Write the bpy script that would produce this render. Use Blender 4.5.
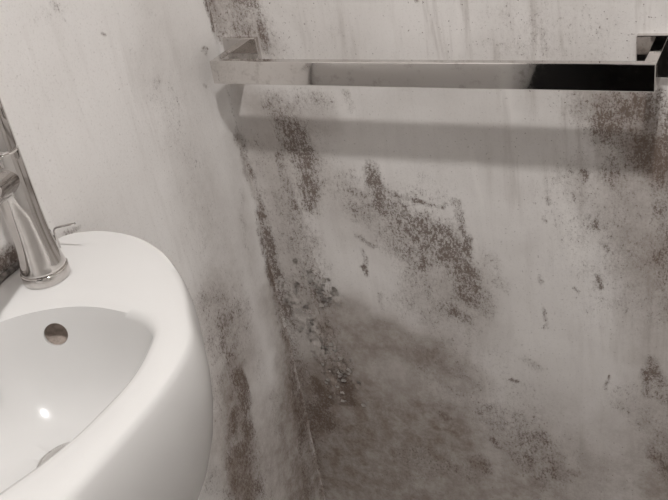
import bpy, bmesh, math, random
import numpy as np
from mathutils import Vector, Matrix
from mathutils.bvhtree import BVHTree

for o in list(bpy.data.objects):
    bpy.data.objects.remove(o, do_unlink=True)
scene = bpy.context.scene
C = scene.collection
# World frame (metres): x = 0 is the wall behind the basin, y = 0 is the wall
# with the towel bar, z = 0 the floor. K scales the measured plan to real size.
K = 1.2
ZB = 0.93                                     # height of the towel bar

# ------------------------------------------------------------------ camera
cam_data = bpy.data.cameras.new('camera')
cam_data.sensor_fit = 'HORIZONTAL'
cam_data.sensor_width = 36.0
cam_data.lens = 894.64 / 668 * 36.0
cam_data.clip_start = 0.02
cam = bpy.data.objects.new('camera', cam_data)
C.objects.link(cam)
yaw, pitch, roll = -0.5392, 0.5317, -0.184
fw = Vector((math.sin(yaw) * math.cos(pitch), math.cos(yaw) * math.cos(pitch), -math.sin(pitch)))
rt = Vector((math.cos(yaw), -math.sin(yaw), 0))
up = rt.cross(fw)
rt2 = rt * math.cos(roll) + up * math.sin(roll)
up2 = rt2.cross(fw)
m = Matrix((rt2, up2, -fw)).transposed().to_4x4()
m.translation = Vector((0.4621 * K, -0.6423 * K, 0.2421 * K + ZB))
cam.matrix_world = m
scene.camera = cam

# ------------------------------------------------------------------ world, exposure
w = bpy.data.worlds.new('world')
scene.world = w
w.use_nodes = True
w.node_tree.nodes['Background'].inputs[0].default_value = (1.0, 0.96, 0.92, 1)
w.node_tree.nodes['Background'].inputs[1].default_value = 0.0
scene.view_settings.view_transform = 'Standard'
scene.view_settings.look = 'None'
scene.view_settings.gamma = 1.0
scene.view_settings.use_curve_mapping = False
scene.view_settings.exposure = 0.0
LAMP = (0.56, -0.67, 2.13)
LAMP_STRENGTH = 1120.0

# ------------------------------------------------------------------ helpers
def link(name, me, mat=None, parent=None):
    o = bpy.data.objects.new(name, me)
    C.objects.link(o)
    if mat is not None:
        me.materials.append(mat)
    if parent is not None:
        o.parent = parent
    return o

def obj(name, bm, mat, parent=None, smooth=True):
    me = bpy.data.meshes.new(name)
    bmesh.ops.recalc_face_normals(bm, faces=bm.faces)
    bm.to_mesh(me)
    bm.free()
    if smooth:
        me.shade_smooth()
    return link(name, me, mat, parent)

def empty(name, loc, label, cat):
    o = bpy.data.objects.new(name, None)
    C.objects.link(o)
    o.location = loc
    o.empty_display_size = 0.05
    o['label'] = label
    o['category'] = cat
    return o

def tag(o, label, cat):
    o['label'] = label
    o['category'] = cat
    return o

def structure(o, label=None):
    o['kind'] = 'structure'
    if label:
        o['label'] = label
    return o

def box_bm(lo, hi, bevel=0.0, seg=2):
    bm = bmesh.new()
    bmesh.ops.create_cube(bm, size=1.0)
    for v in bm.verts:
        v.co = Vector([lo[i] + (v.co[i] + 0.5) * (hi[i] - lo[i]) for i in range(3)])
    if bevel > 0:
        bmesh.ops.bevel(bm, geom=list(bm.edges), offset=bevel, segments=seg, affect='EDGES', profile=0.5)
    return bm

def lathe_bm(profile, seg=64, cap_top=True, cap_bottom=True):
    bm = bmesh.new()
    rings = []
    for r, z in profile:
        rings.append([bm.verts.new((r * math.cos(2 * math.pi * i / seg), r * math.sin(2 * math.pi * i / seg), z)) for i in range(seg)])
    for a, b in zip(rings, rings[1:]):
        for i in range(seg):
            j = (i + 1) % seg
            bm.faces.new((a[i], a[j], b[j], b[i]))
    if cap_bottom:
        bm.faces.new(rings[0][::-1])
    if cap_top:
        bm.faces.new(rings[-1])
    return bm

def tube_bm(path, radii, seg=24, cap=True):
    """Round tube along a polyline, one radius per point (parallel transport frame)."""
    bm = bmesh.new()
    P = [Vector(p) for p in path]
    n = len(P)
    t0 = (P[1] - P[0]).normalized()
    a = t0.orthogonal().normalized()
    rings = []
    for i in range(n):
        t = (P[min(i + 1, n - 1)] - P[max(i - 1, 0)]).normalized()
        a = (a - t * a.dot(t)).normalized()
        b = t.cross(a)
        r = radii[i] if isinstance(radii, (list, tuple)) else radii
        rings.append([bm.verts.new(P[i] + (a * math.cos(2 * math.pi * k / seg) + b * math.sin(2 * math.pi * k / seg)) * r) for k in range(seg)])
    for A, B in zip(rings, rings[1:]):
        for k in range(seg):
            j = (k + 1) % seg
            bm.faces.new((A[k], A[j], B[j], B[k]))
    if cap:
        bm.faces.new(rings[0][::-1])
        bm.faces.new(rings[-1])
    return bm

def fillet(pts, n=8, r=0.01):
    """Round the inner corners of a polyline."""
    P = [Vector(p) for p in pts]
    out = [P[0]]
    for i in range(1, len(P) - 1):
        d0 = (P[i - 1] - P[i]); d1 = (P[i + 1] - P[i])
        l = min(r, d0.length * 0.5, d1.length * 0.5)
        a = P[i] + d0.normalized() * l
        b = P[i] + d1.normalized() * l
        for k in range(n + 1):
            t = k / n
            out.append(a * (1 - t) ** 2 + P[i] * 2 * t * (1 - t) + b * t * t)
    out.append(P[-1])
    return out

# ------------------------------------------------------------------ materials
def new_mat(name):
    mt = bpy.data.materials.new(name)
    mt.use_nodes = True
    nt = mt.node_tree
    return mt, nt, nt.nodes['Principled BSDF']

def N(nt, kind, **kw):
    n = nt.nodes.new(kind)
    for k, v in kw.items():
        setattr(n, k, v)
    return n

def math_node(nt, op, a, b=None, c=None, clamp=False):
    n = N(nt, 'ShaderNodeMath', operation=op, use_clamp=clamp)
    for i, v in enumerate((a, b, c)):
        if v is None:
            continue
        if isinstance(v, (int, float)):
            n.inputs[i].default_value = v
        else:
            nt.links.new(v, n.inputs[i])
    return n.outputs[0]

def noise_node(nt, vec, scale, detail=4, rough=0.55, dist=0.0, stretch=(1, 1, 1), offset=(0, 0, 0)):
    mp = N(nt, 'ShaderNodeMapping')
    mp.inputs['Scale'].default_value = stretch
    mp.inputs['Location'].default_value = offset
    nt.links.new(vec, mp.inputs['Vector'])
    n = N(nt, 'ShaderNodeTexNoise')
    n.inputs['Scale'].default_value = scale
    n.inputs['Detail'].default_value = detail
    n.inputs['Roughness'].default_value = rough
    n.inputs['Distortion'].default_value = dist
    nt.links.new(mp.outputs[0], n.inputs['Vector'])
    return n.outputs['Fac']

def smooth_step(nt, v, lo, hi, a=0.0, b=1.0):
    n = N(nt, 'ShaderNodeMapRange', interpolation_type='SMOOTHSTEP')
    n.inputs['From Min'].default_value = lo
    n.inputs['From Max'].default_value = hi
    n.inputs['To Min'].default_value = a
    n.inputs['To Max'].default_value = b
    nt.links.new(v, n.inputs['Value'])
    return n.outputs[0]

def mix_col(nt, fac, a, b, blend='MIX'):
    n = N(nt, 'ShaderNodeMix', data_type='RGBA', blend_type=blend)
    n.clamp_factor = True
    for sock, v in ((n.inputs[0], fac), (n.inputs[6], a), (n.inputs[7], b)):
        if isinstance(v, (tuple, list)):
            sock.default_value = (v[0], v[1], v[2], 1)
        elif isinstance(v, (int, float)):
            sock.default_value = v
        else:
            nt.links.new(v, sock)
    return n.outputs[2]

def attr(nt, name):
    return N(nt, 'ShaderNodeAttribute', attribute_name=name).outputs['Fac']

def mouldy_plaster(name, base, base2, seed, brushed=0.10, pins=0.35):
    """Painted plaster; mould, damp staining with painted falloff and limewash drips follow the wall's own attributes."""
    mt, nt, bs = new_mat(name)
    vec = N(nt, 'ShaderNodeTexCoord').outputs['Object']
    mould = attr(nt, 'mould'); stain_shade = attr(nt, 'stain_shade'); wash = attr(nt, 'wash'); streak = attr(nt, 'streak')
    off = (seed * 3.1, seed * 1.7, seed * 2.3)
    # paint tone: clouds and fine vertical brush streaks
    cloud = noise_node(nt, vec, 9, 5, 0.6, 0.3, offset=off)
    brush = noise_node(nt, vec, 60, 5, 0.65, 0.2, stretch=(1, 1, 0.10), offset=off)
    grit = noise_node(nt, vec, 420, 3, 0.7, 0, offset=off)
    col = mix_col(nt, smooth_step(nt, cloud, 0.3, 0.7), base, base2)
    bfac = math_node(nt, 'MULTIPLY', smooth_step(nt, brush, 0.48, 0.72), math_node(nt, 'MULTIPLY_ADD', streak, 0.55, brushed))
    col = mix_col(nt, smooth_step(nt, grit, 0.52, 0.75, 0.0, 0.22), col, (0.36, 0.32, 0.295))
    col = mix_col(nt, bfac, col, (0.30, 0.255, 0.225))
    wfac = math_node(nt, 'MULTIPLY', wash, smooth_step(nt, brush, 0.62, 0.42))
    col = mix_col(nt, wfac, col, (0.78, 0.75, 0.725))
    # damp staining plus painted light falloff: broad brown-grey, broken by clouds
    c2 = noise_node(nt, vec, 48, 8, 0.80, 0.0, offset=off)
    sf = math_node(nt, 'MULTIPLY', stain_shade, smooth_step(nt, c2, 0.32, 0.68, 0.72, 1.18))
    sf = math_node(nt, 'MULTIPLY', sf, 0.95, clamp=True)
    col = mix_col(nt, sf, col, (0.205, 0.160, 0.130))
    # mould: blotchy specks whose density follows the attribute
    n1 = noise_node(nt, vec, 115, 6, 0.78, 0.2, stretch=(1, 1, 0.5), offset=off)
    n2 = noise_node(nt, vec, 330, 4, 0.75, 0.1, stretch=(1, 1, 0.65), offset=off)
    n3 = noise_node(nt, vec, 620, 3, 0.7, 0.0, offset=off)
    mixn = math_node(nt, 'MULTIPLY_ADD', n1, 0.40, math_node(nt, 'MULTIPLY_ADD', n2, 0.62, math_node(nt, 'MULTIPLY', n3, 0.42)))
    mixn = math_node(nt, 'SUBTRACT', mixn, 0.22)
    thr = math_node(nt, 'MULTIPLY_ADD', mould, 0.248, mixn)
    core = smooth_step(nt, thr, 0.605, 0.770)
    core = math_node(nt, 'MULTIPLY', core, smooth_step(nt, mould, 0.03, 0.30))
    halo = math_node(nt, 'MULTIPLY', smooth_step(nt, thr, 0.46, 0.74), smooth_step(nt, mould, 0.02, 0.6, 0, 0.40))
    mf = math_node(nt, 'MAXIMUM', math_node(nt, 'MULTIPLY', core, 0.86), halo)
    # pin-prick spores scattered thinly everywhere
    pin = smooth_step(nt, noise_node(nt, vec, 340, 2, 0.5, 0, offset=(off[1], off[2], off[0])), 0.66, 0.74)
    pin = math_node(nt, 'MULTIPLY', pin, math_node(nt, 'MULTIPLY_ADD', streak, 0.7, pins))
    mf = math_node(nt, 'MAXIMUM', mf, pin)
    col = mix_col(nt, mf, col, (0.128, 0.090, 0.070))
    nt.links.new(col, bs.inputs['Base Color'])
    bs.inputs['Roughness'].default_value = 0.72
    bs.inputs['Specular IOR Level'].default_value = 0.25
    h = math_node(nt, 'ADD', math_node(nt, 'MULTIPLY', grit, 0.35), math_node(nt, 'MULTIPLY', c2, 0.6))
    h = math_node(nt, 'SUBTRACT', h, math_node(nt, 'MULTIPLY', core, 0.5))
    bp = N(nt, 'ShaderNodeBump')
    bp.inputs['Strength'].default_value = 0.35
    bp.inputs['Distance'].default_value = 0.0016
    nt.links.new(h, bp.inputs['Height'])
    nt.links.new(bp.outputs[0], bs.inputs['Normal'])
    return mt

def plain(name, col, rough=0.6, noise_amt=0.08, scale=20, metallic=0.0, spec=0.5):
    mt, nt, bs = new_mat(name)
    vec = N(nt, 'ShaderNodeTexCoord').outputs['Object']
    nf = noise_node(nt, vec, scale, 4, 0.6)
    dark = tuple(c * (1 - noise_amt) for c in col)
    nt.links.new(mix_col(nt, smooth_step(nt, nf, 0.35, 0.65), dark, col), bs.inputs['Base Color'])
    bs.inputs['Roughness'].default_value = rough
    bs.inputs['Metallic'].default_value = metallic
    bs.inputs['Specular IOR Level'].default_value = spec
    return mt

def chrome_mat(name, rough=0.05, col=(0.64, 0.615, 0.595), grime=0.0):
    mt, nt, bs = new_mat(name)
    vec = N(nt, 'ShaderNodeTexCoord').outputs['Object']
    nf = noise_node(nt, vec, 90, 5, 0.65)
    bs.inputs['Metallic'].default_value = 1.0
    spots = smooth_step(nt, nf, 0.52, 0.70)
    nt.links.new(mix_col(nt, math_node(nt, 'MULTIPLY', spots, grime), col, (0.30, 0.26, 0.23)), bs.inputs['Base Color'])
    nt.links.new(smooth_step(nt, nf, 0.4, 0.75, rough, rough + 0.10), bs.inputs['Roughness'])
    return mt

M = {}
M['plaster_left'] = mouldy_plaster('plaster_left', (0.81, 0.788, 0.772), (0.765, 0.74, 0.722), 1.0, 0.02, 0.12)
M['plaster_back'] = mouldy_plaster('plaster_back', (0.75, 0.722, 0.702), (0.655, 0.625, 0.602), 2.0)
M['paint'] = plain('room_paint', (0.84, 0.825, 0.81), 0.7, 0.03, 12)
M['ceiling'] = plain('ceiling_paint', (0.86, 0.845, 0.83), 0.8, 0.03, 8)
M['floor'] = plain('floor_stone', (0.76, 0.745, 0.73), 0.45, 0.08, 14)
M['door_black'] = plain('door_reflection_black', (0.012, 0.011, 0.011), 0.6, 0.3, 30, spec=0.15)  # near-black so the chrome bar mirrors a dark area
M['corridor'] = plain('corridor_darkness', (0.035, 0.032, 0.03), 0.8, 0.1, 10, spec=0.1)  # corridor's darkness put into the colour
M['trim'] = plain('white_trim', (0.62, 0.60, 0.58), 0.4, 0.04, 20)
M['ceramic'] = plain('white_ceramic', (0.665, 0.655, 0.645), 0.20, 0.012, 10)
M['chrome'] = chrome_mat('chrome', 0.03, grime=0.2)
M['bar_chrome'] = chrome_mat('bar_chrome', 0.035, (0.70, 0.675, 0.655), 0.35)
M['hole_shade'] = plain('overflow_hole_shade', (0.38, 0.32, 0.28), 0.8, 0.3, 200)  # shade inside the overflow hole put into the colour
M['sealant'] = plain('mouldy_sealant', (0.30, 0.27, 0.25), 0.7, 0.75, 130)
M['flake'] = plain('peeling_paint', (0.56, 0.52, 0.485), 0.75, 0.2, 160)

# ------------------------------------------------------------------ walls with mould
rng = np.random.default_rng(7)

def value_noise(u, v, cell, seed):
    """Smooth 2D value noise on arrays u, v (metres); cell size in metres."""
    g = np.random.default_rng(seed).random((257, 257))
    a = u / cell + 60.0; b = v / cell + 60.0
    i = np.floor(a).astype(int); j = np.floor(b).astype(int)
    s = a - i; t = b - j
    s = s * s * (3 - 2 * s); t = t * t * (3 - 2 * t)
    i0 = i % 256; j0 = j % 256
    return (g[i0, j0] * (1 - s) * (1 - t) + g[i0 + 1, j0] * s * (1 - t) + g[i0, j0 + 1] * (1 - s) * t + g[i0 + 1, j0 + 1] * s * t)

def fractal(u, v, cell, seed, octv=4):
    out = 0; amp = 1.0; tot = 0
    for k in range(octv):
        out = out + amp * value_noise(u, v, cell / 2 ** k, seed + k)
        tot += amp; amp *= 0.55
    return out / tot

def stroke_field(u, v, strokes):
    """Union of soft strokes (u0, v0, u1, v1, width, strength), all in metres on the wall."""
    f = np.zeros_like(u)
    for u0, v0, u1, v1, wd, st in strokes:
        du, dv = u1 - u0, v1 - v0
        L = du * du + dv * dv + 1e-12
        lo_u, hi_u = min(u0, u1) - 3 * wd, max(u0, u1) + 3 * wd
        lo_v, hi_v = min(v0, v1) - 3 * wd, max(v0, v1) + 3 * wd
        sel = (u > lo_u) & (u < hi_u) & (v > lo_v) & (v < hi_v)
        if not sel.any():
            continue
        uu, vv = u[sel], v[sel]
        t = np.clip(((uu - u0) * du + (vv - v0) * dv) / L, 0, 1)
        d2 = ((uu - u0 - t * du) ** 2 + (vv - v0 - t * dv) ** 2) / (wd * wd)
        g = st * np.exp(-0.5 * d2 * (0.6 + 0.4 * d2))
        f[sel] = 1 - (1 - f[sel]) * (1 - np.clip(g, 0, 1))
    return f

# Marks surveyed on the two walls, metres: along the wall, height, along, height, width, strength
BACK = {
    'mould': [
        (0.0283, 0.8175, 0.038, 0.6425, 0.0271, 0.34), (0.2095, 0.7685, 0.2416, 0.6297, 0.0391, 0.3), (0.1338, 0.7747, 0.1917, 0.7167, 0.0254, 0.32),
        (0.3584, 0.7812, 0.3958, 0.6282, 0.032, 0.22), (0.163, 0.588, 0.2422, 0.4968, 0.0502, 0.22), (0.2573, 0.5311, 0.347, 0.3938, 0.0626, 0.26),
        (0.4063, 0.8684, 0.4574, 0.8309, 0.0286, 0.4), (0.0314, 0.3769, 0.1865, 0.3277, 0.0567, 0.28), (0.0496, 0.9877, 0.071, 0.9238, 0.0152, 0.35),
        (0.0859, 0.8794, 0.1129, 0.7604, 0.0229, 0.3), (0.0008, 0.9889, 0.001, 0.9524, 0.0066, 0.8), (0.0157, 0.9886, 0.0137, 0.9523, 0.0088, 0.55),
        (0.0328, 0.9881, 0.0306, 0.95, 0.0087, 0.75), (0.0544, 0.9876, 0.056, 0.9325, 0.0054, 0.95), (0.0448, 0.9878, 0.042, 0.9563, 0.0087, 0.5),
        (0.0619, 0.8648, 0.0734, 0.8175, 0.0138, 0.75), (0.0708, 0.8295, 0.078, 0.7703, 0.014, 0.95), (0.078, 0.783, 0.0779, 0.7496, 0.0083, 0.8),
        (0.0428, 0.8806, 0.1211, 0.8758, 0.0101, 0.35), (0.1414, 0.8919, 0.1438, 0.872, 0.0043, 0.45), (0.0454, 0.806, 0.0486, 0.747, 0.0048, 0.6),
        (0.0487, 0.8899, 0.0599, 0.8434, 0.0114, 0.4), (0.0002, 0.8384, 0.0043, 0.7308, 0.0049, 0.7), (0.0043, 0.7308, 0.0034, 0.6526, 0.0076, 1.0),
        (0.0017, 0.6641, 0.007, 0.5895, 0.0092, 0.95), (0.0062, 0.5925, 0.0044, 0.4914, 0.0109, 0.65), (0.0028, 0.4911, -0.0066, 0.367, 0.0114, 0.75),
        (0.007, 0.4434, -0.0111, 0.2508, 0.0163, 0.6), (0.0569, 0.7358, 0.0678, 0.6172, 0.0225, 0.38), (0.0363, 0.62, 0.0589, 0.4892, 0.0239, 0.42),
        (0.0341, 0.4583, 0.0743, 0.4604, 0.0124, 0.95), (0.0312, 0.4749, 0.0312, 0.4098, 0.0126, 1.0), (0.0688, 0.5046, 0.0731, 0.4619, 0.0082, 0.8),
        (0.0664, 0.5714, 0.0768, 0.5095, 0.0106, 0.5), (0.1564, 0.8044, 0.1609, 0.7706, 0.0068, 0.95), (0.1291, 0.7755, 0.1472, 0.767, 0.0035, 0.95),
        (0.1332, 0.7481, 0.1839, 0.749, 0.0116, 0.62), (0.1583, 0.7692, 0.2063, 0.7411, 0.0103, 0.75), (0.2025, 0.7382, 0.2099, 0.6901, 0.0092, 0.9),
        (0.1843, 0.7515, 0.2234, 0.7074, 0.0114, 0.6), (0.2347, 0.7277, 0.2486, 0.6554, 0.0115, 0.92), (0.2495, 0.766, 0.2597, 0.7053, 0.0039, 0.8),
        (0.2391, 0.7028, 0.2617, 0.6465, 0.015, 0.7), (0.2342, 0.6272, 0.2408, 0.6212, 0.0042, 1.0), (0.1625, 0.7818, 0.238, 0.7613, 0.0025, 0.7),
        (0.1258, 0.7174, 0.1453, 0.7063, 0.003, 0.8), (0.1305, 0.6992, 0.1283, 0.6605, 0.003, 0.7), (0.1261, 0.6714, 0.1281, 0.6675, 0.0037, 0.9),
        (0.1735, 0.7147, 0.1941, 0.6363, 0.0285, 0.32), (0.2815, 0.699, 0.2929, 0.6723, 0.0101, 0.42), (0.2227, 0.7226, 0.2328, 0.7085, 0.0091, 0.7),
        (0.4045, 0.8563, 0.4462, 0.8323, 0.0134, 0.65), (0.4322, 0.8933, 0.4428, 0.828, 0.0076, 0.85), (0.4133, 0.8881, 0.4344, 0.8596, 0.0085, 0.65),
        (0.3958, 0.8827, 0.4081, 0.8016, 0.0068, 0.45), (0.3615, 0.8867, 0.3975, 0.8779, 0.0096, 0.3), (0.397, 0.7953, 0.4592, 0.6763, 0.0409, 0.36),
        (0.4526, 0.8797, 0.462, 0.6768, 0.0079, 0.5), (0.4464, 0.8936, 0.4576, 0.8259, 0.0084, 0.8), (0.4364, 0.8934, 0.4563, 0.8702, 0.0111, 0.6),
        (0.4517, 0.5923, 0.4659, 0.5476, 0.01, 0.75), (0.4409, 0.5807, 0.4476, 0.5491, 0.0045, 0.9), (0.4547, 0.4646, 0.4694, 0.4301, 0.0106, 0.8),
        (0.4271, 0.5388, 0.4676, 0.4906, 0.0252, 0.4), (0.4049, 0.565, 0.4059, 0.5455, 0.0021, 1.0), (0.3822, 0.8147, 0.3829, 0.8029, 0.002, 1.0),
        (0.3465, 0.7801, 0.3473, 0.7734, 0.0019, 0.95), (0.3428, 0.7604, 0.3446, 0.7559, 0.0021, 0.8), (0.3938, 0.7573, 0.3957, 0.753, 0.0021, 0.8),
        (0.3739, 0.6773, 0.3758, 0.6713, 0.002, 0.8), (0.3923, 0.6972, 0.3932, 0.6789, 0.0024, 0.9), (0.3985, 0.736, 0.4004, 0.728, 0.0023, 0.9),
        (0.3348, 0.6895, 0.3366, 0.6809, 0.0022, 0.6), (0.2839, 0.475, 0.3234, 0.4121, 0.0252, 0.48), (0.2676, 0.4352, 0.271, 0.4294, 0.0039, 0.95),
        (0.309, 0.4198, 0.3162, 0.4151, 0.0051, 1.0), (0.338, 0.4146, 0.3411, 0.4005, 0.0032, 0.9), (0.3335, 0.4233, 0.3428, 0.416, 0.0038, 0.7),
        (0.3076, 0.465, 0.3251, 0.4535, 0.0075, 0.6), (0.3594, 0.4141, 0.3652, 0.4059, 0.0031, 0.7), (0.2356, 0.6288, 0.2499, 0.6171, 0.0071, 0.5),
        (0.3351, 0.6445, 0.3384, 0.6183, 0.0028, 0.7), (0.2964, 0.5423, 0.2997, 0.5385, 0.0024, 1.0), (0.3187, 0.573, 0.3296, 0.5637, 0.0071, 0.45),
        (0.205, 0.4689, 0.208, 0.4598, 0.0039, 0.7), (0.2477, 0.4079, 0.2524, 0.3833, 0.0066, 0.45), (0.1367, 0.3865, 0.2321, 0.3775, 0.019, 0.35),
        (0.1428, 0.6286, 0.1455, 0.6116, 0.0037, 0.4), (0.283, 0.9819, 0.3627, 0.9253, 0.0379, 0.16), (0.1391, 0.9755, 0.1468, 0.9242, 0.0125, 0.2),
        (0.3276, 0.9534, 0.4314, 0.9436, 0.0277, 0.18), (0.2305, 0.9822, 0.2319, 0.9775, 0.002, 0.9),
    ],
    'stain_shade': [  # damp stains, with light falloff painted in low on the wall
        (0.0946, 0.4885, 0.217, 0.4991, 0.0393, 0.3), (0.3494, 0.4755, 0.4689, 0.4456, 0.0479, 0.22), (0.0755, 0.459, 0.1884, 0.3468, 0.0825, 0.3),
        (0.0821, 0.5818, 0.2096, 0.5517, 0.033, 0.5), (0.2112, 0.567, 0.2448, 0.5285, 0.0198, 0.35), (0.0462, 0.4171, 0.184, 0.4338, 0.0548, 0.72),
        (0.0187, 0.3064, 0.2951, 0.3432, 0.0479, 0.55), (0.1409, 0.5691, 0.1851, 0.5591, 0.0227, 0.45), (0.3459, 0.3593, 0.4704, 0.3985, 0.0449, 0.3),
        (0.0975, 0.5919, 0.0535, 0.3068, 0.033, 0.45), (0.1821, 0.4162, 0.2351, 0.4131, 0.0266, 0.3), (0.1741, 0.4649, 0.2114, 0.4407, 0.0236, 0.3),
        (0.402, 0.8829, 0.4576, 0.8259, 0.0209, 0.55), (0.4334, 0.8088, 0.4699, 0.4144, 0.0282, 0.42), (0.3209, 0.3513, 0.4694, 0.4301, 0.0747, 0.25),
        (0.3006, 0.4471, 0.4676, 0.4906, 0.0602, 0.12), (0.0329, 0.8543, 0.0318, 0.6118, 0.0221, 0.3), (0.0218, 0.4729, -0.0049, 0.2486, 0.041, 0.58),
        (0.0318, 0.6118, 0.0312, 0.4749, 0.0215, 0.28), (0.1473, 0.7443, 0.25, 0.6583, 0.0302, 0.2), (0.018, 0.8834, 0.1168, 0.8517, 0.0158, 0.28),
        (0.0058, 0.9888, 0.0528, 0.9401, 0.0175, 0.42), (0.2497, 0.4338, 0.3472, 0.4023, 0.0384, 0.25), (0.4063, 0.7961, 0.4613, 0.7005, 0.0304, 0.22),
        (0.4322, 0.8924, 0.4436, 0.8301, 0.0085, 0.5), (0.0764, 0.8322, 0.1318, 0.7233, 0.0257, 0.15), (0.2065, 0.6382, 0.2631, 0.6053, 0.0286, 0.22),
    ],
    'wash': [
        (0.0336, 0.6345, 0.0455, 0.5196, 0.0119, 0.55), (0.0498, 0.7011, 0.0564, 0.6304, 0.0113, 0.3), (0.3555, 0.814, 0.3745, 0.7106, 0.0083, 0.65),
        (0.3097, 0.8894, 0.3152, 0.867, 0.007, 0.6), (0.2697, 0.9822, 0.2661, 0.9228, 0.002, 0.5), (0.2723, 0.8308, 0.2758, 0.7683, 0.0032, 0.5),
        (0.3444, 0.8023, 0.3465, 0.7217, 0.0074, 0.35), (0.123, 0.8859, 0.1434, 0.8698, 0.0109, 0.4), (0.1196, 0.6466, 0.1322, 0.627, 0.0124, 0.3),
        (0.0455, 0.6796, 0.037, 0.5663, 0.0077, 0.25), (0.3878, 0.8162, 0.3969, 0.7844, 0.006, 0.4),
    ],
    'streak': [
        (0.2621, 0.9636, 0.4472, 0.9608, 0.0371, 0.7), (0.1035, 0.966, 0.2621, 0.9636, 0.0406, 0.25), (0.3621, 0.9062, 0.4503, 0.8406, 0.0381, 0.8),
        (0.0042, 0.9783, 0.0591, 0.9772, 0.0271, 0.9), (0.3591, 0.8034, 0.4631, 0.6399, 0.052, 0.4), (-0.0353, 0.2804, 0.4694, 0.4301, 0.0544, 0.35),
        (-0.0078, 0.7501, -0.0191, 0.4375, 0.0267, 0.5),
    ],
    'peel': [
        (0.0249, 0.6333, 0.0384, 0.5586, 0.0118, 0.9), (0.0372, 0.582, 0.0679, 0.4573, 0.0135, 0.9), (0.0552, 0.6594, 0.0748, 0.6183, 0.0127, 0.6),
        (0.0605, 0.5387, 0.0799, 0.4853, 0.0107, 0.6),
    ],
}
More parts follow.
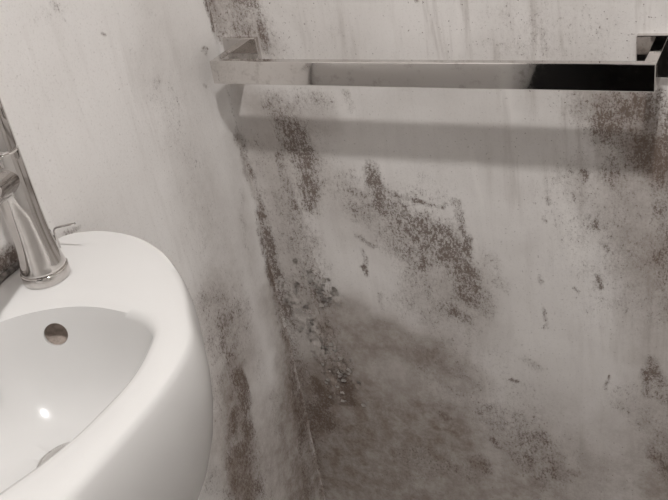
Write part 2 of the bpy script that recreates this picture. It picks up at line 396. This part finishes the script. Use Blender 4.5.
LEFT = {
    'mould': [
        (0.0019, 0.5929, -0.0014, 0.4583, 0.0055, 0.6), (-0.0014, 0.4583, 0.0056, 0.26, 0.0073, 0.65), (0.0568, 0.4899, 0.0449, 0.3004, 0.0197, 0.3),
        (0.1115, 0.9032, 0.0932, 0.6427, 0.0386, 0.2), (0.1477, 0.6682, 0.132, 0.39, 0.0374, 0.34), (0.1328, 1.0032, 0.0564, 0.9012, 0.0414, 0.06),
        (0.0071, 0.8417, 0.0019, 0.7315, 0.0048, 0.5), (0.0019, 0.7315, 0.0034, 0.6544, 0.0063, 0.9), (0.0037, 0.6663, 0.0029, 0.5904, 0.0065, 0.85),
        (0.004, 0.5943, 0.0071, 0.4962, 0.0081, 0.55), (0.0092, 0.4979, 0.0225, 0.3894, 0.0084, 0.7), (0.006, 0.4469, 0.0336, 0.2888, 0.0116, 0.6),
        (0.004, 0.9902, 0.004, 0.9582, 0.0044, 0.8), (0.004, 0.9582, 0.0054, 0.8458, 0.0029, 0.35), (0.1125, 0.5805, 0.1092, 0.5311, 0.0075, 0.9),
        (0.1183, 0.5498, 0.1222, 0.494, 0.0089, 0.95), (0.1386, 0.5406, 0.1648, 0.5007, 0.0075, 0.9), (0.1598, 0.496, 0.1537, 0.4122, 0.0166, 0.68),
        (0.1315, 0.4893, 0.132, 0.39, 0.0105, 0.55), (0.0678, 0.6536, 0.0724, 0.5356, 0.0127, 0.25), (0.1299, 0.975, 0.1074, 0.9122, 0.0143, 0.12),
        (0.1301, 0.9531, 0.1168, 0.9456, 0.0051, 0.25), (0.22, 1.0548, 0.2159, 1.0476, 0.0035, 0.35), (0.0301, 0.9437, 0.0242, 0.9393, 0.0022, 0.9),
        (0.0449, 0.9142, 0.0415, 0.9084, 0.0022, 0.6), (0.1687, 1.013, 0.167, 1.0105, 0.0014, 0.7), (0.0975, 1.0104, 0.0957, 1.0069, 0.002, 0.5),
        (0.2083, 1.0365, 0.2068, 1.0343, 0.0018, 0.4), (0.3596, 0.8913, 0.334, 0.8908, 0.006, 0.95), (0.3624, 0.8855, 0.3395, 0.8845, 0.0043, 1.0),
        (0.2875, 0.8767, 0.2703, 0.8728, 0.0032, 0.75), (0.0251, 0.7776, 0.041, 0.7065, 0.0049, 0.35), (0.1202, 0.648, 0.1128, 0.5685, 0.0122, 0.35),
        (0.1342, 0.6993, 0.0844, 0.6363, 0.0167, 0.2), (0.2101, 0.4995, 0.188, 0.4459, 0.0148, 0.4), (0.2362, 1.0518, 0.2108, 1.0476, 0.0086, 0.2),
    ],
    'stain_shade': [  # damp stains; the lower ones also carry painted falloff
        (0.096, 0.4905, 0.0559, 0.3117, 0.0331, 0.3), (0.0034, 0.6544, 0.0056, 0.26, 0.0099, 0.5), (0.016, 0.5233, 0.0151, 0.2698, 0.0201, 0.5),
        (0.0985, 0.8048, 0.089, 0.6252, 0.0353, 0.14), (0.1267, 0.5798, 0.1624, 0.4212, 0.0227, 0.7), (0.1317, 0.6564, 0.0874, 0.3441, 0.0516, 0.25),
        (0.1181, 0.6882, 0.0852, 0.5772, 0.0268, 0.3), (0.0179, 0.837, 0.0337, 0.6301, 0.0147, 0.22), (-0.0046, 0.9875, -0.0061, 0.9436, 0.0078, 0.45),
        (0.1167, 0.968, 0.0269, 0.9001, 0.0256, 0.16), (0.0932, 0.8612, 0.0566, 0.7025, 0.03, 0.16), (0.3606, 0.8891, 0.3355, 0.8878, 0.0068, 0.5),
        (0.0069, 0.8317, -0.006, 0.727, 0.0061, 0.35), (-0.006, 0.727, -0.0047, 0.5403, 0.0092, 0.5), (0.0937, 1.0188, 0.0401, 0.9387, 0.0209, 0.12),
        (0.1832, 0.5368, 0.1634, 0.4188, 0.0225, 0.5), (0.0218, 0.622, 0.0186, 0.4222, 0.0163, 0.42), (0.0363, 0.4725, 0.0559, 0.3117, 0.0282, 0.6),
        (0.1394, 0.4465, 0.0559, 0.3117, 0.0412, 0.35), (0.0031, 0.83, -0.006, 0.727, 0.0061, 0.3),
    ],
    'wash': [
        (0.12, 0.5513, 0.1362, 0.5572, 0.0099, 0.0), (0.1411, 0.599, 0.155, 0.5347, 0.0085, 0.55),
    ],
    'streak': [
        (0.1323, 0.9335, 0.0927, 0.6707, 0.0554, 0.3), (0.1301, 0.5826, 0.1709, 0.43, 0.0313, 0.7), (0.2498, 1.0188, 0.2722, 0.9197, 0.0704, 0.12),
    ],
    'peel': [
        (0.1163, 0.5714, 0.1194, 0.4948, 0.0076, 0.3),
    ],
}
PEEL_PATH = BACK['peel']
# small placement figures
DOOR_END = -1.14
OV_SRC, OV_DST = (0.085, -0.395, -0.0195), (0.0630, -0.332, -0.0195)
SPOUT_DIR = (0.36, -1.0)
ROD = (0.0165, -0.2620, 0.0155, 0.022, 0.0, 0.006)


# the damp goes on around the surveyed patch: up the corner, down to the floor, along the wall
random.seed(5)
for tab, reach in ((BACK, 0.70), (LEFT, 0.34)):
    for i in range(16):                          # rising damp below
        a_ = random.uniform(0.0, reach); z_ = random.uniform(0.06, 0.34)
        tab['stain_shade'].append((a_, z_, a_ + random.gauss(0, 0.03), z_ - random.uniform(0.05, 0.2), random.uniform(0.03, 0.06), random.uniform(0.15, 0.4)))
        tab['mould'].append((a_, z_ - 0.03, a_ + random.gauss(0, 0.02), z_ - random.uniform(0.06, 0.2), random.uniform(0.008, 0.025), random.uniform(0.3, 0.7)))
    for i in range(10):                          # up the corner
        z_ = random.uniform(1.03, 1.30); a_ = abs(random.gauss(0, 0.022))
        tab['mould'].append((a_, z_, a_ + 0.004, z_ + random.uniform(0.03, 0.12), random.uniform(0.006, 0.014), random.uniform(0.4, 0.8)))
        tab['stain_shade'].append((a_, z_, a_, z_ + 0.08, 0.018, 0.25))
for i in range(18):                              # past the right end of the bar
    a_ = random.uniform(0.51, 0.74); z_ = random.uniform(0.42, 1.0)
    BACK['mould'].append((a_, z_, a_ + random.gauss(0, 0.01), z_ - random.uniform(0.02, 0.1), random.uniform(0.006, 0.03), random.uniform(0.25, 0.6)))
    BACK['stain_shade'].append((a_, z_, a_, z_ - 0.08, 0.04, random.uniform(0.1, 0.25)))

def axis(lo, hi, d0, d1, step, coarse=0.2):
    a = list(np.arange(lo, d0 - 1e-6, coarse)) if d0 - lo > 1e-6 else []
    b = list(np.linspace(d0, d1, int(round((d1 - d0) / step)) + 1))
    c = list(np.linspace(d1, hi, max(2, int((hi - d1) / coarse) + 1))[1:]) if hi - d1 > 1e-6 else []
    return np.array(a + b + c)

def make_wall(name, us, vs, place, normal, tables, mat, seed):
    U, V = np.meshgrid(us, vs, indexing='ij')
    wu = (fractal(U, V, 0.022, seed, 4) - 0.5) * 0.016
    wv = (fractal(U, V, 0.022, seed + 20, 4) - 0.5) * 0.022
    a = {k: stroke_field(U + wu, V + wv, t) for k, t in tables.items()}
    # dirt gathers unevenly: patchy at hand size
    patch = fractal(U, V, 0.018, seed + 40, 4)
    a['mould'] = np.clip(a['mould'] * (0.30 + 1.3 * patch), 0, 1)
    relief = (fractal(U, V, 0.11, seed + 60, 3) - 0.5) * 0.0022
    peel = a.pop('peel')
    chips = fractal(U * 1.0, V * 0.8, 0.011, seed + 70, 3)
    relief = relief + peel * (np.clip((chips - 0.47) * 9, 0, 1) * 0.0022 + (fractal(U, V, 0.006, seed + 80, 2) - 0.5) * 0.0016)
    relief = np.maximum(relief, -0.002)
    relief = relief + 0.0016 * np.exp(-(U / 0.012) ** 2) * fractal(U, V, 0.025, seed + 90, 3)
    # the two plaster faces run into each other in an uneven hand-trowelled cove
    rc = 0.0012 + 0.0016 * fractal(V * 0, V, 0.07, 900, 3)
    t_ = np.clip(rc - U, 0, rc)
    relief = relief + rc - np.sqrt(np.maximum(rc * rc - t_ * t_, 0))
    P = place(U, V) + np.asarray(normal)[None, None, :] * relief[..., None]
    nu, nv = len(us), len(vs)
    idx = np.arange(nu * nv).reshape(nu, nv)
    q = np.stack([idx[:-1, :-1], idx[1:, :-1], idx[1:, 1:], idx[:-1, 1:]], -1).reshape(-1, 4)
    me = bpy.data.meshes.new(name)
    me.vertices.add(nu * nv)
    me.vertices.foreach_set('co', P.reshape(-1).astype(np.float32))
    me.loops.add(q.size)
    me.loops.foreach_set('vertex_index', q.reshape(-1).astype(np.int32))
    me.polygons.add(len(q))
    me.polygons.foreach_set('loop_start', np.arange(0, q.size, 4, dtype=np.int32))
    me.update(calc_edges=True)
    for k, f in a.items():
        at = me.attributes.new(k, 'FLOAT', 'POINT')
        at.data.foreach_set('value', f.reshape(-1).astype(np.float32))
    me.shade_smooth()
    return link(name, me, mat)

RX, RY, RZ = 1.60, -2.00, 2.18               # room: right wall, rear wall, ceiling
# wall carrying the towel bar, y = 0 (u = x, v = z)
wb = make_wall('wall_back', axis(0.0, RX, 0.0, 0.80, 0.0019), axis(0.0, RZ, 0.10, 1.50, 0.0020),
               lambda U, V: np.stack([U, np.zeros_like(U), V], -1), (0, -1, 0), BACK, M['plaster_back'], 100)
structure(wb, 'mould-stained flaking plaster wall behind the chrome towel bar')
# wall behind the basin, x = 0 (u = -y, v = z)
wl = make_wall('wall_left', axis(0.0, -RY, 0.0, 0.44, 0.0020), axis(0.0, RZ, 0.10, 1.50, 0.0023),
               lambda U, V: np.stack([np.zeros_like(U), -U, V], -1), (1, 0, 0), LEFT, M['plaster_left'], 300)
structure(wl, 'pale painted wall behind the basin with mould near the corner')

# curled flakes of loose paint where the plaster peels near the corner
random.seed(11)
fb = bmesh.new()
for i in range(120):
    t = random.random()
    k = random.choice(PEEL_PATH)
    u = k[0] + (k[2] - k[0]) * t + random.gauss(0, k[4] * 0.8)
    v = k[1] + (k[3] - k[1]) * t + random.gauss(0, k[4] * 0.8)
    if u < 0.006:
        continue
    s = random.uniform(0.0015, 0.0036)
    rot = math.pi + random.gauss(0, 0.55)
    lift = random.uniform(0.08, 0.32)
    nseg = 5
    rows = []
    for r_ in range(3):
        row = []
        for c_ in range(nseg):
            a0 = (c_ / (nseg - 1) - 0.5) * 2
            b0 = (r_ / 2 - 0.5) * 2
            wobble = 1 + random.uniform(-0.25, 0.25)
            x = a0 * s * wobble; y = b0 * s * 0.7 * wobble * (1 - 0.35 * a0 * a0)
            hgt = 0.0004 + lift * s * (b0 * 0.5 + 0.5) ** 2 + 0.25 * s * a0 * a0
            row.append(fb.verts.new((u + x * math.cos(rot) - y * math.sin(rot), -hgt - 0.0006, v + x * math.sin(rot) + y * math.cos(rot))))
        rows.append(row)
    for r_ in range(2):
        for c_ in range(nseg - 1):
            fb.faces.new((rows[r_][c_], rows[r_][c_ + 1], rows[r_ + 1][c_ + 1], rows[r_ + 1][c_]))
bmesh.ops.solidify(fb, geom=list(fb.faces), thickness=0.0004)
fl = obj('paint_flakes', fb, M['flake'], wb)
fl['kind'] = 'stuff'

# ------------------------------------------------------------------ rest of the room
structure(obj('floor', box_bm((0, RY, -0.05), (RX, 0, 0)), M['floor'], smooth=False))
structure(obj('ceiling', box_bm((-0.1, RY - 0.1, RZ), (RX + 0.1, 0.1, RZ + 0.08)), M['ceiling'], smooth=False))
structure(obj('wall_right', box_bm((RX, RY, 0), (RX + 0.1, 0.1, RZ)), M['paint'], smooth=False))
DX0, DX1, DZ = 0.0, 0.88, 2.00               # added doorway in the rear wall, a dark area for the bar to mirror
bm = bmesh.new()
for lo, hi in (((-0.1, RY - 0.1, 0), (DX0, RY, RZ)), ((DX1, RY - 0.1, 0), (RX + 0.1, RY, RZ)), ((DX0, RY - 0.1, DZ), (DX1, RY, RZ))):
    b = box_bm(lo, hi)
    me_t = bpy.data.meshes.new('t'); b.to_mesh(me_t); b.free(); bm.from_mesh(me_t); bpy.data.meshes.remove(me_t)
structure(obj('wall_rear', bm, M['paint'], smooth=False))
bm = bmesh.new()
for lo, hi in (((DX1, RY - 0.005, 0), (DX1 + 0.06, RY + 0.015, DZ + 0.06)), ((DX0 - 0.04, RY - 0.005, DZ), (DX1, RY + 0.015, DZ + 0.06))):
    b = box_bm(lo, hi, 0.003)
    me_t = bpy.data.meshes.new('t'); b.to_mesh(me_t); b.free(); bm.from_mesh(me_t); bpy.data.meshes.remove(me_t)
structure(obj('trim_1', bm, M['trim'], smooth=False))
# added unseen corridor, its darkness put into a near-black colour
bm = bmesh.new()
for lo, hi in (((-0.3, RY - 1.3, -0.05), (1.4, RY - 0.1, 0)), ((-0.3, RY - 1.3, 2.1), (1.4, RY - 0.1, 2.17)), ((-0.3, RY - 1.35, 0), (1.4, RY - 1.3, 2.3)),
               ((-0.35, RY - 1.3, 0), (-0.3, RY - 0.1, 2.3)), ((1.4, RY - 1.3, 0), (1.45, RY - 0.1, 2.3))):
    b = box_bm(lo, hi)
    me_t = bpy.data.meshes.new('t'); b.to_mesh(me_t); b.free(); bm.from_mesh(me_t); bpy.data.meshes.remove(me_t)
structure(obj('added_corridor', bm, M['corridor'], smooth=False))
# added unseen door leaf by the left wall, near-black to darken the bar's reflection
door = structure(obj('added_door_1', box_bm((0.012, RY + 0.03, 0.008), (0.050, DOOR_END, DZ - 0.01), 0.003), M['door_black'], smooth=False))
hb = tube_bm(fillet([(0.050, DOOR_END - 0.07, 1.02), (0.095, DOOR_END - 0.07, 1.02), (0.095, DOOR_END - 0.19, 1.02)], 6, 0.02), 0.009, 16)
obj('door_handle', hb, M['chrome'], door)

# ceiling downlight (the only lamp)
lamp = empty('ceiling_downlight', (LAMP[0], LAMP[1], RZ), 'small round recessed downlight in the ceiling', 'lamp')
lamp_z = LAMP[2] - RZ
obj('housing', lathe_bm([(0.062, 0.0), (0.062, -0.01), (0.058, lamp_z - 0.004), (0.048, lamp_z - 0.004), (0.046, lamp_z + 0.003), (0.044, lamp_z + 0.006)], 48, cap_top=True, cap_bottom=True), M['trim'], lamp)
em, nt, bs = new_mat('lamp_glass')
bs.inputs['Base Color'].default_value = (0.8, 0.8, 0.8, 1)
bs.inputs['Emission Color'].default_value = (1.0, 0.978, 0.958, 1)
bs.inputs['Emission Strength'].default_value = LAMP_STRENGTH
obj('diffuser', lathe_bm([(0.034, lamp_z + 0.001), (0.033, lamp_z - 0.006), (0.027, lamp_z - 0.012), (0.015, lamp_z - 0.016), (0.002, lamp_z - 0.017)], 48), em, lamp)

# ------------------------------------------------------------------ towel bar
S = 0.0439 * K                                # front face of the bar to the wall
BH = 0.0100 * K                               # half height of the flat bar
BT = 0.0072 * K                               # its thickness
X0, X1 = 0.0167 * K, 0.3770 * K
BAR_TILT = -2.8
PT = 0.0085 * K                               # thickness of the two arms
rail = empty('towel_bar', (0.5 * (X0 + X1), 0, ZB), 'flat rectangular chrome towel bar mounted on the mouldy plaster wall', 'towel bar')
def rel(lo, hi):
    b = rail.location
    return tuple(lo[i] - b[i] for i in range(3)), tuple(hi[i] - b[i] for i in range(3))
lo, hi = rel((X0, -S, ZB - BH), (X1, -S + BT, ZB + BH))
bar_bm = box_bm(lo, hi, 0.0009, 2)
# the bar sits slightly twisted on its arms, its face leaning up
bmesh.ops.rotate(bar_bm, cent=(0, -S + BT * 0.5, 0), matrix=Matrix.Rotation(math.radians(BAR_TILT), 3, 'X'), verts=bar_bm.verts)
obj('bar', bar_bm, M['bar_chrome'], rail, smooth=False)
FW, FH, FT = 0.0345 * K, 0.0300 * K, 0.0045 * K
for sgn, xe in ((1, X0), (-1, X1)):
    a, b2 = sorted((xe, xe + sgn * PT))
    lo, hi = rel((a, -S + BT * 0.9, ZB - BH), (b2, -FT * 0.8, ZB + BH))
    obj('arm', box_bm(lo, hi, 0.0007, 2), M['bar_chrome'], rail, smooth=False)
    fx = xe - sgn * (0.0100 if sgn > 0 else 0.0150) * K
    a, b2 = sorted((fx, fx + sgn * FW))
    lo, hi = rel((max(a, 0.003), -FT, ZB - FH * 0.52), (b2, 0.002, ZB + FH * 0.54))
    obj('wall_flange', box_bm(lo, hi, 0.0010, 2), M['bar_chrome'], rail, smooth=False)

# ------------------------------------------------------------------ wash basin
ZR = ZB - 0.042 * K                           # rim height
def k2(p):
    return Vector((p[0] * K, p[1] * K))
CEN = k2((0.085, -0.400))
DRN = k2((0.0945, -0.380))
def periodic_radius(points, centre):
    pol = sorted((math.atan2(p.y - centre.y, p.x - centre.x), (p - centre).length) for p in points)
    ang = np.array([a for a, r in pol]); rad = np.array([r for a, r in pol])
    A = np.concatenate([ang - 2 * math.pi, ang, ang + 2 * math.pi]); R = np.concatenate([rad, rad, rad])
    d = np.gradient(R, A)
    def f(x):
        i = int(np.clip(np.searchsorted(A, x) - 1, 0, len(A) - 2))
        h = A[i + 1] - A[i]; t = (x - A[i]) / h
        return float((2 * t**3 - 3 * t**2 + 1) * R[i] + (t**3 - 2 * t**2 + t) * h * d[i] + (-2 * t**3 + 3 * t**2) * R[i + 1] + (t**3 - t**2) * h * d[i + 1])
    return f
OUT = [k2(p) for p in ((0.004, -0.238), (0.020, -0.2300), (0.055, -0.2290), (0.092, -0.2425), (0.126, -0.2680), (0.151, -0.2960), (0.176, -0.3300), (0.1845, -0.3640), (0.1865, -0.3980),
                       (0.1865, -0.4350), (0.1845, -0.4750), (0.179, -0.5200), (0.166, -0.5650), (0.140, -0.6050), (0.100, -0.6300), (0.050, -0.6340), (0.004, -0.6250), (0.002, -0.56), (0.002, -0.47), (0.002, -0.40), (0.002, -0.32))]
INN = [k2(p) for p in ((0.035, -0.3430), (0.054, -0.3260), (0.079, -0.3155), (0.108, -0.3140), (0.130, -0.3180), (0.1440, -0.3280), (0.1520, -0.3460), (0.1575, -0.3677), (0.1582, -0.3947), (0.1571, -0.4135),
                       (0.1527, -0.4349), (0.146, -0.4558), (0.135, -0.485), (0.115, -0.510), (0.085, -0.522), (0.055, -0.512), (0.035, -0.470), (0.025, -0.415), (0.027, -0.375))]
fo, fi = periodic_radius(OUT, CEN), periodic_radius(INN, CEN)
SEG = 144
# (blend outer->inner or scale, height below the rim): outside from the foot up, over the rim, into the bowl
out_prof = [(0.30, -0.152), (0.50, -0.149), (0.66, -0.140), (0.785, -0.122), (0.875, -0.099), (0.940, -0.075), (0.977, -0.054), (0.994, -0.037), (0.998, -0.028), (0.996, -0.019), (0.989, -0.0110), (0.980, -0.0055), (0.968, -0.0020)]
rim_prof = [(0.12, -0.0009), (0.30, 0.0), (0.55, 0.0), (0.78, -0.0002), (0.92, -0.0010)]
in_prof = [(0.995, -0.0030), (0.975, -0.0072), (0.945, -0.0140), (0.905, -0.0230), (0.84, -0.0340), (0.74, -0.0440), (0.60, -0.0520), (0.44, -0.0575), (0.30, -0.0605), (0.21, -0.0620)]
BOWL_DEPTH = 1.17
in_prof = [(s, z * (1 + (BOWL_DEPTH - 1) * min(1, -z / 0.05))) for s, z in in_prof]
def ring_points(kind, s, z):
    pts = []
    for i in range(SEG):
        a = -math.pi + 2 * math.pi * i / SEG
        d = Vector((math.cos(a), math.sin(a)))
        ro, ri = fo(a), fi(a)
        if kind == 'o':
            c = CEN.lerp(k2((0.070, -0.40)), max(0, min(1, (1 - s) * 1.6)))
            p = c + d * ro * s
        elif kind == 'r':
            p = CEN + d * ((ro * 0.968) * (1 - s) + ri * 1.012 * s)
        else:
            c = CEN.lerp(DRN, (1 - s) / 0.8 if s > 0.2 else 1)
            if s < 0.3:
                rad = 0.0185 * K * (s / 0.21)
                mixf = min(1, (0.30 - s) / 0.09)
                rr = ri * s * (1 - mixf) + rad * mixf
            else:
                rr = ri * s
            p = c + d * rr
        pts.append(Vector((max(p.x, 0.0025), p.y, ZR + z * K)))
    return pts
bm = bmesh.new()
prev = None; first = None
for kind, prof in (('o', out_prof), ('r', rim_prof), ('i', in_prof)):
    for s, z in prof:
        ring = [bm.verts.new(p) for p in ring_points(kind, s, z)]
        if prev:
            for i in range(SEG):
                j = (i + 1) % SEG
                bm.faces.new((prev[i], prev[j], ring[j], ring[i]))
        else:
            bm.faces.new(ring[::-1])
        prev = ring
# drain well below the bowl
for rs, z in ((0.0175, -0.0640 * BOWL_DEPTH), (0.0170, -0.0750 * BOWL_DEPTH)):
    ring = []
    for i in range(SEG):
        a = -math.pi + 2 * math.pi * i / SEG
        ring.append(bm.verts.new((DRN.x + math.cos(a) * rs * K, DRN.y + math.sin(a) * rs * K, ZR + z * K)))
    for i in range(SEG):
        j = (i + 1) % SEG
        bm.faces.new((prev[i], prev[j], ring[j], ring[i]))
    prev = ring
bm.faces.new(prev)
bmesh.ops.recalc_face_normals(bm, faces=bm.faces)
bvh = BVHTree.FromBMesh(bm)
basin = empty('wash_basin', (0.09 * K, -0.40 * K, ZR - 0.152 * K), 'white oval ceramic wash basin hung on the pale wall', 'wash basin')
bl = basin.location.copy()
# overflow hole: where the bowl's back wall faces the drain
src = Vector((OV_SRC[0] * K, OV_SRC[1] * K, ZR + OV_SRC[2] * K))
dst = Vector((OV_DST[0] * K, OV_DST[1] * K, ZR + OV_DST[2] * K))
hit, nrm, fi_, dist_ = bvh.ray_cast(src, (dst - src).normalized())
if nrm.dot(src - hit) < 0:
    nrm = -nrm
axis_dir = (nrm + Vector((0, 0, 0.0))).normalized()
OVR = 0.0076 * K
for v in bm.verts:
    v.co -= bl
bowl = obj('bowl', bm, M['ceramic'], basin)
cyl = bmesh.new()
bmesh.ops.create_cone(cyl, cap_ends=True, segments=40, radius1=OVR, radius2=OVR, depth=0.034)
q = axis_dir.to_track_quat('Z', 'Y')
mx = Matrix.Translation(hit - bl - axis_dir * 0.007) @ q.to_matrix().to_4x4()
bmesh.ops.transform(cyl, matrix=mx, verts=cyl.verts)
cut = obj('cutter', cyl, None, basin, smooth=False)
md = bowl.modifiers.new('overflow', 'BOOLEAN')
md.operation = 'DIFFERENCE'; md.solver = 'EXACT'; md.object = cut
bpy.context.view_layer.update()
ev = bowl.evaluated_get(bpy.context.evaluated_depsgraph_get())
me_new = bpy.data.meshes.new_from_object(ev)
bowl.modifiers.clear()
bowl.data = me_new
bpy.data.objects.remove(cut, do_unlink=True)
me_new.set_sharp_from_angle(angle=math.radians(50))
# brown sleeve in the overflow hole, coloured for the dark of its depth
sl = lathe_bm([(OVR * 0.99, -0.0015), (OVR * 0.99, -0.0075), (OVR * 0.5, -0.0095), (0.0004, -0.0100)], 40, cap_top=True, cap_bottom=False)
bmesh.ops.transform(sl, matrix=Matrix.Translation(hit - bl) @ q.to_matrix().to_4x4(), verts=sl.verts)
obj('overflow_shade_sleeve', sl, M['hole_shade'], basin)
# pop-up drain: flange ring and domed plug
dz = ZR - 0.0618 * K * BOWL_DEPTH
b = lathe_bm([(0.0125 * K, -0.004), (0.0128 * K, 0.0004), (0.0190 * K, 0.0016), (0.0196 * K, 0.0006), (0.0190 * K, -0.002)], 64, False, False)
bmesh.ops.translate(b, vec=Vector((DRN.x, DRN.y, dz)) - bl, verts=b.verts)
drain = obj('drain_ring', b, M['chrome'], basin)
b = lathe_bm([(0.0100 * K, 0.0000), (0.0150 * K, 0.0035), (0.0155 * K, 0.0045), (0.0148 * K, 0.0056), (0.0090 * K, 0.0068), (0.001, 0.0072)], 64)
bmesh.ops.translate(b, vec=Vector((DRN.x, DRN.y, dz)) - bl, verts=b.verts)
obj('drain_plug', b, M['chrome'], basin)
# sealant bead along the wall
pts = []
for i in range(41):
    y = (-0.252 - 0.37 * i / 40) * K
    pts.append(Vector((0.0022, y, ZR + 0.0006 + 0.0002 * math.sin(i * 1.7))) - bl)
obj('sealant_bead', tube_bm(pts, [0.0030 + 0.0002 * math.sin(i * 2.3) for i in range(41)], 10), M['sealant'], basin)

# ------------------------------------------------------------------ faucet
TB = Vector((0.0342 * K, -0.2953 * K, ZR + 0.0001))
tap = empty('basin_mixer_faucet', TB, 'chrome basin mixer faucet with flared base on the basin deck', 'faucet')
u = K
obj('base_ring', lathe_bm([(0.0152 * u, -0.0005), (0.0157 * u, 0.0006), (0.0157 * u, 0.0066 * u), (0.0154 * u, 0.0071 * u), (0.0146 * u, 0.0072 * u)], 72), M['chrome'], tap)
body_prof = [(0.0151 * u, 0.0070 * u), (0.0148 * u, 0.0095 * u), (0.0141 * u, 0.0130 * u), (0.0134 * u, 0.0175 * u), (0.0127 * u, 0.0230 * u), (0.0121 * u, 0.0300 * u), (0.0117 * u, 0.0380 * u),
             (0.0115 * u, 0.0480 * u), (0.0115 * u, 0.0905 * u), (0.0112 * u, 0.0915 * u)]
obj('body', lathe_bm(body_prof, 72), M['chrome'], tap)
hd = obj('handle', lathe_bm([(0.0106 * u, 0.0912 * u), (0.0113 * u, 0.0928 * u), (0.0115 * u, 0.0940 * u), (0.0115 * u, 0.1270 * u), (0.0110 * u, 0.1300 * u), (0.0080 * u, 0.1330 * u), (0.0010, 0.1340 * u)], 72), M['chrome'], tap)
sd = Vector((SPOUT_DIR[0], SPOUT_DIR[1], 0)).normalized()
# lever rising from the cap, above the spout
obj('lever', tube_bm(fillet([Vector((0, 0, 0.128 * u)), Vector((0, 0, 0.142 * u)), sd * 0.055 * u + Vector((0, 0, 0.160 * u))], 8, 0.02), 0.0040 * u, 20), M['chrome'], hd)
zs = 0.0745 * u
path = fillet([sd * 0.002 * u + Vector((0, 0, zs)), sd * 0.060 * u + Vector((0, 0, zs + 0.006 * u)), sd * 0.092 * u + Vector((0, 0, zs + 0.0075 * u)), sd * 0.100 * u + Vector((0, 0, zs - 0.022 * u))], 10, 0.02)
sp = obj('spout', tube_bm(path, 0.0098 * u, 40), M['chrome'], tap)
e = path[-1]
ab = lathe_bm([(0.0088 * u, -0.006), (0.0104 * u, -0.006), (0.0104 * u, 0.004), (0.0098 * u, 0.005)], 40)
bmesh.ops.translate(ab, vec=e, verts=ab.verts)
obj('aerator', ab, M['chrome'], sp)
# bent pop-up rod standing behind the faucet
R0 = Vector((ROD[0] * K, ROD[1] * K, 0)) - Vector((TB.x, TB.y, 0))
rod = fillet([R0 + Vector((0, 0, 0.0)), R0 + Vector((0, 0, ROD[2] * K)), R0 + Vector((ROD[3] * K, ROD[4] * K, (ROD[2] + ROD[5]) * K))], 8, 0.005)
obj('pop_up_rod', tube_bm(rod, 0.0008 * u, 12), M['chrome'], tap)
